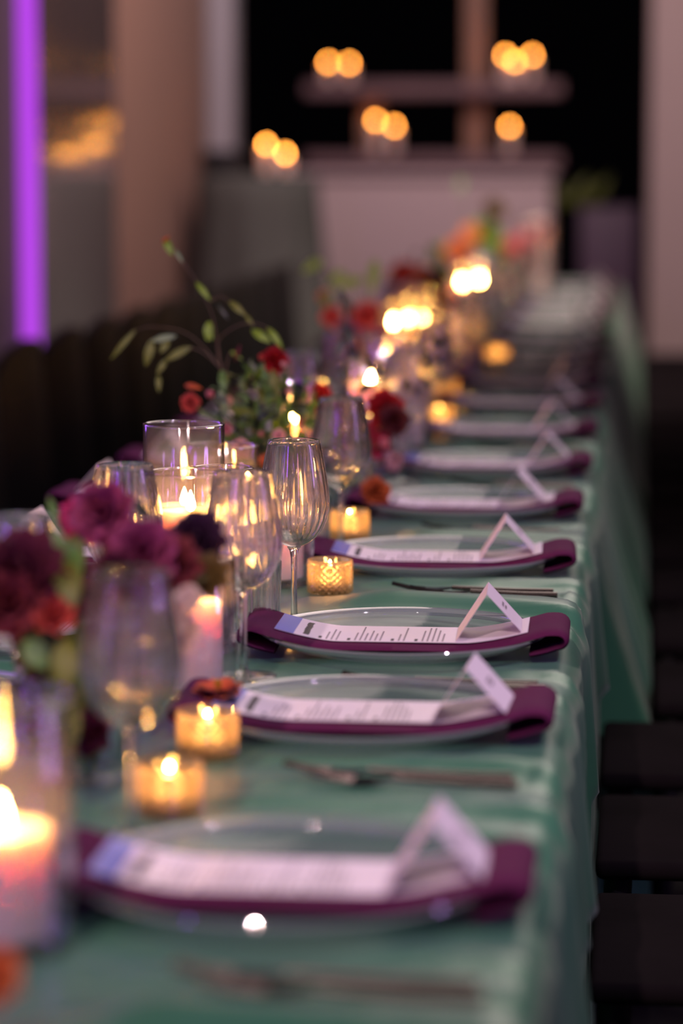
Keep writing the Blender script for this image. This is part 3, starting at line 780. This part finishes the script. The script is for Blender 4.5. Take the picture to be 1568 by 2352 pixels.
def add_leaf(root, a, b, wd, mat, bend=.2, face=(.1, -1, .25), name='leaf'):
    a, b = Vector(a), Vector(b); d = b - a; L = d.length; x = d.normalized()
    z = Vector(face).normalized(); y = z.cross(x).normalized(); z = x.cross(y)
    o = obj(name, leaf_mesh(L, wd, mat, bend), root)
    o.matrix_local = Matrix.Translation(a - root.location) @ Matrix((x, y, z)).transposed().to_4x4()
    return o
_small = {}
def small_leaf(root, pos, L, mat, rnd):
    if mat not in _small: _small[mat] = leaf_mesh(1, .38, mat, .15)
    o = obj('leaf', _small[mat], root); o.location = Vector(pos) - root.location; o.scale = (L, L, L)
    o.rotation_euler = (rnd.uniform(-.8, .8), rnd.uniform(-1.5, .4), rnd.uniform(0, 6.28)); return o
def add_stem(root, pts, r=.0016, mat='stem', r1=None):
    P = [Vector(p) - root.location for p in pts]
    return obj('stem', mesh_data('stem', *tube(spline(P, 5) if len(P) > 2 else P, r, 6, r1), M[mat]), root)
def add_vase(root, r, h, mat='vase', water=True):
    prof = [(0, 0), (r * .82, 0), (r * .86, .003), (r, h * .45), (r * .92, h * .85), (r * .98, h), (r * .98 - .002, h), (r * .92 - .0022, h * .85), (r - .0025, h * .45), (r * .86 - .003, .012), (0, .010)]
    obj('vase', mesh_data('vase', *lathe(prof, 48), M[mat], sharp=60), root)
    if water: obj('water', mesh_data('water', *lathe([(0, .0115), (r * .82, .0125), (r - .004, h * .45), (r * .95 - .004, h * .6), (0, h * .6)], 32), M['water'], sharp=60), root)
def stems_to(root, heads, spread=.012):
    rnd = random.Random(len(heads))
    b = root.location
    for p in heads:
        p = Vector(p); q = b + Vector((rnd.uniform(-spread, spread), rnd.uniform(-spread, spread), .016))
        mid = q.lerp(p, .55) + Vector((-(p.x - q.x) * .2, -(p.y - q.y) * .2, .01))
        add_stem(root, [q, mid, p], .0015)

# --- front bouquet
b1 = thing('flower_arrangement', (-.475, 2.43, Z0), 'blurred front bouquet of mauve, plum and burgundy blooms in a clear vase', 'flowers')
add_vase(b1, .042, .155)
F1 = [((-0.4611, 2.460, 0.9857), .030, 'rose', 'mauve'), ((-0.4885, 2.500, 0.9746), .022, 'ruffle', 'hot_pink'), ((-0.4179, 2.400, 0.9577), .032, 'rose', 'mauve'), ((-0.3946, 2.420, 0.9458), .028, 'ruffle', 'dusty_red'), ((-0.4280, 2.340, 0.9455), .026, 'rose', 'burgundy'),
      ((-0.3838, 2.500, 0.9582), .028, 'ruffle', 'plum'), ((-0.3721, 2.460, 0.9307), .025, 'open', 'bronze'), ((-0.5039, 2.320, 0.9492), .042, 'ruffle', 'burgundy'), ((-0.4753, 2.300, 0.9196), .019, 'rose', 'coral'), ((-0.5127, 2.300, 0.9282), .030, 'rose', 'dusty_red'), ((-0.3973, 2.400, 0.9201), .024, 'ruffle', 'crimson'),
      ((-0.5002, 2.360, 0.8776), .026, 'open', 'bronze'), ((-0.4486, 2.520, 0.9547), .022, 'bud', 'dusty_red'), ((-0.4615, 2.380, 0.8024), .022, 'rose', 'burgundy'), ((-0.4812, 2.400, 0.9245), .030, 'ruffle', 'burgundy')]
for p, r, k, m in F1: add_flower(b1, p, r, k, m, (random.uniform(-.4, .6), -1, random.uniform(.1, .9)))
for p, r in (((-0.3728, 2.370, 0.9240), .013), ((-0.3818, 2.360, 0.9059), .010), ((-0.3700, 2.370, 0.8985), .009), ((-0.3753, 2.370, 0.8848), .008), ((-0.3773, 2.360, 0.9202), .010)): add_flower(b1, p, r, 'ruffle', 'cream', (0, -1, .5), 'small_bloom')
stems_to(b1, [x[0] for x in F1])
add_stem(b1, [(-0.3972, 2.400, 0.9372), (-0.3771, 2.380, 0.9141), (-0.3762, 2.380, 0.8839)], .001)
for a, b, wd, m in (((-0.4754, 2.350, 0.8872), (-0.4819, 2.360, 0.8325), .022, 'leaf_olive'), ((-0.4640, 2.360, 0.9083), (-0.4723, 2.370, 0.8460), .020, 'leaf_green'), ((-0.5046, 2.380, 0.8664), (-0.5123, 2.360, 0.8244), .024, 'leaf_green'), ((-0.4871, 2.440, 0.9261), (-0.4867, 2.460, 0.9699), .024, 'leaf_olive'), ((-0.4927, 2.400, 0.9167), (-0.5040, 2.420, 0.9557), .02, 'leaf_olive'),
                    ((-0.5105, 2.500, 0.9683), (-0.5234, 2.520, 0.9935), .008, 'leaf_green'), ((-0.5006, 2.500, 0.9606), (-0.5183, 2.520, 0.9836), .010, 'plum'), ((-0.4120, 2.420, 0.9340), (-0.3852, 2.420, 0.9268), .018, 'leaf_dark'), ((-0.4483, 2.520, 0.9904), (-0.4305, 2.520, 0.9748), .012, 'leaf_dark'), ((-0.5195, 2.360, 0.8545), (-0.5233, 2.340, 0.8130), .03, 'leaf_dark'), ((-0.4019, 2.500, 0.9066), (-0.3934, 2.500, 0.8810), .012, 'leaf_dark'),
                    ((-0.4705, 2.330, 0.9611), (-0.4576, 2.300, 0.9254), .026, 'leaf_olive'), ((-0.4784, 2.350, 0.9545), (-0.4875, 2.360, 0.9866), .022, 'leaf_green'), ((-0.4807, 2.400, 0.9664), (-0.4637, 2.360, 0.9383), .020, 'leaf_green'), ((-0.4653, 2.300, 0.8996), (-0.4618, 2.280, 0.8593), .024, 'leaf_olive'), ((-0.4788, 2.310, 0.8644), (-0.4679, 2.290, 0.8205), .022, 'leaf_green'), ((-0.4941, 2.280, 0.9025), (-0.4741, 2.270, 0.8791), .022, 'leaf_green'), ((-0.4623, 2.310, 0.8536), (-0.4628, 2.300, 0.8001), .020, 'leaf_olive'),
                    ((-0.4780, 2.400, 0.8710), (-0.4670, 2.390, 0.8194), .018, 'leaf_olive'), ((-0.4975, 2.400, 0.8477), (-0.4943, 2.400, 0.7938), .018, 'leaf_olive'), ((-0.4898, 2.330, 0.9053), (-0.4736, 2.340, 0.8703), .02, 'leaf_dark')):
    add_leaf(b1, a, b, wd, m)
# --- orange bloom in a little purple vase, and one near the lens
b15 = thing('bud_vase', (-.392, 2.675, Z0), 'low purple bud vase holding one orange poppy-like bloom behind a votive', 'flowers')
add_vase(b15, .020, .040, 'vase_dark', False)
add_flower(b15, (-0.3925, 2.675, 0.7875), .026, 'open', 'poppy', (0, -.25, 1)); add_flower(b15, (-0.3921, 2.672, 0.7923), .009, 'bud', 'yellow', (0, -.3, 1), 'flower_centre')
add_stem(b15, [(-.392, 2.675, Z0 + .01), (-0.3934, 2.675, 0.7849)])
b0 = thing('bud_vase', (-.436, 1.66, Z0), 'small bud vase with an orange bloom at the bottom corner of the photo', 'flowers')
add_vase(b0, .020, .045, 'vase', False)
add_flower(b0, (-0.3856, 1.660, 0.7998), .020, 'rose', 'orange', (.3, -1, .5)); add_stem(b0, [(-.436, 1.66, Z0 + .01), (-0.3893, 1.670, 0.7968)])

# --- wild green bouquet with drooping seed-head leaves
b2 = thing('flower_arrangement', (-.505, 4.12, Z0), 'loose green bouquet with drooping leafy sprays and small red blooms', 'flowers')
add_vase(b2, .045, .15)
for pts in ([(-.505, 4.12, .79), (-0.5637, 4.120, 0.9276), (-0.5924, 4.120, 0.9785), (-0.6018, 4.120, 1.0295), (-0.6106, 4.120, 1.0740), (-0.6302, 4.120, 1.1152), (-0.6652, 4.120, 1.1689), (-0.6747, 4.120, 1.1803)],
            [(-0.5981, 4.120, 0.9945), (-0.6018, 4.120, 1.0327), (-0.5714, 4.110, 1.0570), (-0.5426, 4.110, 1.0597), (-0.5222, 4.110, 1.0509)], [(-0.5969, 4.120, 0.9913), (-0.6211, 4.120, 1.0230), (-0.6532, 4.120, 1.0470), (-0.6983, 4.120, 1.0544), (-0.7229, 4.120, 1.0492)],
            [(-0.5981, 4.120, 0.9945), (-0.6212, 4.120, 1.0154), (-0.6405, 4.120, 1.0229), (-0.6663, 4.120, 1.0189), (-0.6891, 4.120, 0.9855)], [(-0.6117, 4.120, 1.0918), (-0.5982, 4.120, 1.0995), (-0.5835, 4.120, 1.0906)], [(-0.5924, 4.120, 0.9849), (-0.5858, 4.120, 1.0105), (-0.5813, 4.120, 1.0182)]):
    add_stem(b2, pts, .0010, 'stem_brown', .0005)
for a, b, wd, m in (((-0.7229, 4.120, 1.0492), (-0.7597, 4.110, 1.0049), .0085, 'leaf_olive'), ((-0.6635, 4.120, 1.0406), (-0.6993, 4.110, 1.0333), .0110, 'leaf_pale'), ((-0.6971, 4.120, 1.0366), (-0.7074, 4.110, 0.9963), .0150, 'leaf_olive'), ((-0.6739, 4.120, 1.0354), (-0.6853, 4.110, 1.0156), .0120, 'leaf_olive'),
                    ((-0.6417, 4.120, 1.0248), (-0.6796, 4.110, 1.0041), .0130, 'leaf_olive'), ((-0.6767, 4.120, 1.0073), (-0.6907, 4.110, 0.9849), .0095, 'leaf_olive'), ((-0.6898, 4.120, 0.9842), (-0.6877, 4.110, 0.9581), .0090, 'leaf_olive'), ((-0.6138, 4.120, 1.0625), (-0.6157, 4.110, 1.0339), .0150, 'leaf_lime'), ((-0.6126, 4.120, 1.0485), (-0.6087, 4.110, 1.0352), .0080, 'leaf_lime'),
                    ((-0.6334, 4.120, 1.1196), (-0.6103, 4.110, 1.0923), .0095, 'leaf_lime'), ((-0.5848, 4.120, 1.0919), (-0.5579, 4.110, 1.0704), .0110, 'leaf_olive'), ((-0.5618, 4.120, 1.0730), (-0.5471, 4.110, 1.0559), .0070, 'leaf_olive'), ((-0.5516, 4.120, 1.0502), (-0.5222, 4.110, 1.0319), .0140, 'leaf_lime'), ((-0.5285, 4.120, 1.0541), (-0.5044, 4.110, 1.0232), .0110, 'leaf_lime'),
                    ((-0.6792, 4.120, 1.1828), (-0.6662, 4.110, 1.1578), .0125, 'leaf_lime'), ((-0.6639, 4.120, 1.1664), (-0.6509, 4.110, 1.1478), .0060, 'leaf_pale'), ((-0.6831, 4.120, 1.1764), (-0.6699, 4.110, 1.1869), .0060, 'rust'), ((-0.5826, 4.120, 1.0188), (-0.5645, 4.110, 1.0075), .0075, 'leaf_lime'), ((-0.6034, 4.120, 1.0893), (-0.5835, 4.110, 1.0645), .0055, 'leaf_dark'),
                    ((-0.5956, 4.120, 0.9913), (-0.5897, 4.100, 0.9578), .0140, 'leaf_green'), ((-0.5960, 4.100, 0.9641), (-0.5866, 4.100, 0.9228), .016, 'leaf_pale'), ((-0.6505, 4.120, 0.9685), (-0.6217, 4.100, 0.9652), .009, 'rust'), ((-0.5762, 4.120, 1.0042), (-0.5656, 4.100, 1.0310), .007, 'burgundy')):
    add_leaf(b2, a, b, wd, m, name='leaf')
rnd = random.Random(21)
for k in range(210):
    a, rr = rnd.uniform(0, 2 * PI), rnd.random() ** .5
    px_, pz_ = rr * math.cos(a) * .078, rr * math.sin(a) * .090
    small_leaf(b2, (-.535 + px_, 4.13 + rnd.uniform(-.055, .055), .895 + pz_), rnd.uniform(.022, .048), rnd.choice(['leaf_green', 'leaf_green', 'leaf_pale', 'leaf_lime', 'leaf_olive', 'leaf_dark']), rnd)
F2 = [((-0.5210, 4.140, 1.0045), .021, 'ruffle', 'red'), ((-0.5390, 4.130, 1.0089), .011, 'bud', 'coral'), ((-0.5037, 4.130, 0.9989), .010, 'bud', 'blush'), ((-0.6429, 4.120, 0.9429), .015, 'ruffle', 'coral'), ((-0.6119, 4.120, 0.9528), .014, 'bud', 'pink'), ((-0.5894, 4.120, 0.9453), .010, 'ruffle', 'blush'),
      ((-0.5629, 4.080, 0.8790), .017, 'ruffle', 'blush'), ((-0.5667, 4.070, 0.8686), .012, 'bud', 'pink'), ((-0.4779, 4.100, 0.9142), .016, 'bud', 'pink'), ((-0.5613, 4.100, 0.8431), .016, 'open', 'bronze'), ((-0.4945, 4.080, 0.9634), .011, 'bud', 'blush'), ((-0.5315, 4.070, 0.9007), .009, 'bud', 'pink'), ((-0.5511, 4.100, 0.9816), .008, 'bud', 'pink'), ((-0.4801, 4.120, 0.9730), .012, 'bud', 'lilac'),
      ((-0.5049, 4.060, 0.9019), .010, 'ruffle', 'blush'), ((-0.5838, 4.080, 0.9087), .009, 'ruffle', 'pink'), ((-0.5240, 4.060, 0.8637), .012, 'open', 'rust')]
for p, r, k, m in F2: add_flower(b2, p, r, k, m, (random.uniform(-.5, .5), -1, random.uniform(.2, 1)))
stems_to(b2, [x[0] for x in F2])
# --- red rose bouquet with dark foliage
b25 = thing('flower_arrangement', (-.455, 4.60, Z0), 'bouquet of deep red blooms with dark leafy sprigs behind the green bouquet', 'flowers')
add_vase(b25, .042, .135)
F25 = [((-0.4890, 4.420, 0.9259), .024, 'rose', 'red'), ((-0.3883, 4.500, 0.9027), .034, 'ruffle', 'red'), ((-0.3710, 4.460, 0.8891), .026, 'ruffle', 'maroon'), ((-0.4070, 4.500, 0.8503), .034, 'open', 'crimson'), ((-0.3873, 4.320, 0.7909), .025, 'ruffle', 'rust'), ((-0.4575, 4.600, 0.8507), .028, 'rose', 'crimson'), ((-0.3873, 4.450, 0.8519), .020, 'bud', 'pink'), ((-0.4487, 4.620, 0.8775), .024, 'rose', 'burgundy'), ((-0.3784, 4.550, 0.8139), .016, 'open', 'blush')]
for p, r, k, m in F25: add_flower(b25, p, r, k, m, (random.uniform(-.2, .8), -1, random.uniform(.0, .6)))
stems_to(b25, [x[0] for x in F25])
for pts in ([(-0.4575, 4.600, 0.9077), (-0.4575, 4.600, 0.9716), (-0.4632, 4.600, 1.0353), (-0.4661, 4.600, 1.0706)], [(-0.4432, 4.600, 0.9078), (-0.4255, 4.600, 0.9506), (-0.4064, 4.600, 0.9932)], [(-0.4005, 4.600, 0.9011), (-0.3580, 4.600, 0.9298), (-0.3226, 4.600, 0.9655), (-0.3072, 4.600, 1.0009)]): add_stem(b25, pts, .0014, 'stem_brown', .0007)
for a, b, wd in (((-0.4632, 4.600, 1.0635), (-0.4732, 4.600, 1.0917), .012), ((-0.4646, 4.600, 1.0318), (-0.4470, 4.580, 0.9978), .013), ((-0.4611, 4.600, 1.0141), (-0.4803, 4.580, 0.9729), .014), ((-0.4589, 4.600, 0.9929), (-0.4343, 4.580, 0.9732), .013), ((-0.4255, 4.600, 0.9506), (-0.4216, 4.580, 0.9944), .012), ((-0.4148, 4.600, 0.9719), (-0.3988, 4.580, 0.9381), .014), ((-0.4575, 4.600, 0.9645), (-0.4733, 4.580, 0.9376), .014),
                 ((-0.3650, 4.600, 0.9248), (-0.3564, 4.580, 0.9469), .010), ((-0.3509, 4.600, 0.9334), (-0.3408, 4.580, 0.9160), .010), ((-0.3367, 4.600, 0.9456), (-0.3211, 4.580, 0.9246), .010), ((-0.3262, 4.600, 0.9619), (-0.3319, 4.580, 0.9950), .011), ((-0.3156, 4.600, 0.9762), (-0.2987, 4.580, 0.9657), .010), ((-0.3086, 4.600, 0.9974), (-0.2975, 4.580, 1.0177), .010), ((-0.3121, 4.600, 0.9938), (-0.3214, 4.580, 1.0162), .009), ((-0.4433, 4.600, 0.9220), (-0.4059, 4.580, 0.9381), .018), ((-0.5038, 4.600, 0.9997), (-0.5109, 4.580, 0.9585), .014)):
    add_leaf(b25, a, b, wd, 'leaf_dark')
# --- farther bouquets
def far_bouquet(loc, label, flowers, leaves, vase_h=.15):
    b = thing('flower_arrangement', loc, label, 'flowers'); add_vase(b, .045, vase_h)
    for p, r, k, m in flowers: add_flower(b, p, r, k, m, (random.uniform(-.3, .6), -1, random.uniform(.1, .8)))
    stems_to(b, [f[0] for f in flowers])
    for a, c, wd, m in leaves: add_leaf(b, a, c, wd, m)
    if leaves: stems_to(b, [l[0] for l in leaves])
    return b
far_bouquet((-.56, 6.02, Z0), 'bouquet with lime leaves and coral blooms, third along the table',
    [((-0.5579, 6.000, 0.9676), .034, 'rose', 'lit_coral'), ((-0.6320, 6.000, 0.9672), .024, 'rose', 'lit_coral'), ((-0.6532, 6.050, 1.0071), .018, 'open', 'lit_orange'), ((-0.6018, 6.050, 0.9349), .028, 'ruffle', 'lit_lilac'), ((-0.5364, 6.050, 0.9260), .026, 'rose', 'lit_pink'), ((-0.5782, 6.000, 0.9011), .03, 'ruffle', 'lit_pink'), ((-0.5226, 6.000, 0.8922), .026, 'ruffle', 'lit_lilac')],
    [((-0.6578, 6.050, 1.0849), (-0.6969, 6.000, 1.0589), .024, 'lit_lime'), ((-0.6111, 6.050, 1.0629), (-0.6413, 6.000, 1.0343), .022, 'lit_lime'), ((-0.5692, 6.050, 1.0464), (-0.6320, 6.000, 1.0261), .024, 'lit_lime'), ((-0.5441, 6.050, 1.0872), (-0.5478, 6.000, 1.0155), .026, 'lit_lime'), ((-0.6391, 6.050, 1.0183), (-0.6524, 6.000, 0.9818), .02, 'leaf_lime'), ((-0.6111, 6.050, 0.9999), (-0.5829, 6.000, 0.9564), .02, 'leaf_dark'), ((-0.6298, 6.050, 0.9347), (-0.6618, 6.000, 0.9005), .024, 'leaf_dark')])
far_bouquet((-.60, 7.92, Z0), 'bouquet of coral, peach and lilac blooms, fourth along the table',
    [((-0.6339, 7.900, 0.9805), .040, 'rose', 'lit_coral'), ((-0.5854, 7.950, 0.9787), .030, 'rose', 'lit_orange'), ((-0.5393, 7.900, 0.9652), .034, 'ruffle', 'maroon'), ((-0.6052, 8.000, 1.0340), .018, 'bud', 'bronze'), ((-0.6580, 7.900, 0.9163), .040, 'ruffle', 'lit_lilac'), ((-0.5925, 7.950, 0.9082), .045, 'ruffle', 'lit_lilac'), ((-0.5185, 7.900, 0.9110), .03, 'open', 'rust')],
    [((-0.5624, 8.000, 1.0646), (-0.5283, 7.950, 1.0056), .03, 'leaf_lime'), ((-0.6726, 8.000, 0.9666), (-0.6927, 7.950, 0.9199), .03, 'leaf_green'), ((-0.5500, 8.000, 1.0159), (-0.4977, 7.950, 0.9693), .03, 'leaf_lime')])
far_bouquet((-.545, 10.0, Z0), 'tall bouquet of orange, lime and red blooms, fifth along the table',
    [((-0.6142, 10.000, 0.9768), .052, 'rose', 'lit_orange'), ((-0.5657, 10.000, 1.0408), .042, 'open', 'lit_orange'), ((-0.5149, 10.050, 1.0366), .062, 'ruffle', 'lit_lime'), ((-0.4824, 10.000, 1.1258), .048, 'open', 'bronze'), ((-0.4484, 9.800, 0.8345), .042, 'rose', 'lit_red'), ((-0.5141, 9.900, 0.9426), .030, 'ruffle', 'lit_lilac'), ((-0.5669, 9.900, 0.9123), .04, 'rose', 'rust')],
    [((-0.6032, 10.100, 1.2340), (-0.6046, 10.000, 1.1817), .03, 'leaf_pale'), ((-0.4892, 10.000, 1.0076), (-0.4581, 10.000, 0.9165), .05, 'leaf_green'), ((-0.6572, 10.000, 1.0071), (-0.7028, 10.000, 0.9460), .04, 'leaf_lime')], .2)
far_bouquet((-.47, 11.0, Z0), 'bouquet of pink blooms, last along the table',
    [((-0.4455, 11.000, 0.9039), .060, 'rose', 'lit_pink'), ((-0.4145, 11.050, 0.9778), .055, 'rose', 'lit_pink'), ((-0.4742, 10.900, 0.8411), .045, 'rose', 'blush'), ((-0.3544, 11.000, 1.0210), .045, 'rose', 'blush'), ((-0.4877, 11.000, 0.9539), .045, 'ruffle', 'lit_coral')], [((-0.5049, 11.000, 1.0123), (-0.5378, 11.000, 0.9287), .05, 'leaf_green')], .2)
# planter leaves
for k in range(16):
    a = rnd.uniform(0, 6.28); s = Vector((-.12 - .16 + .1 * rnd.uniform(-1, 1), 14.9 + rnd.uniform(-.1, .1), 1.062))
    add_leaf(pl, s, s + Vector((.13 * math.cos(a), .05 * math.sin(a), rnd.uniform(.04, .17))), .05, 'leaf_olive')
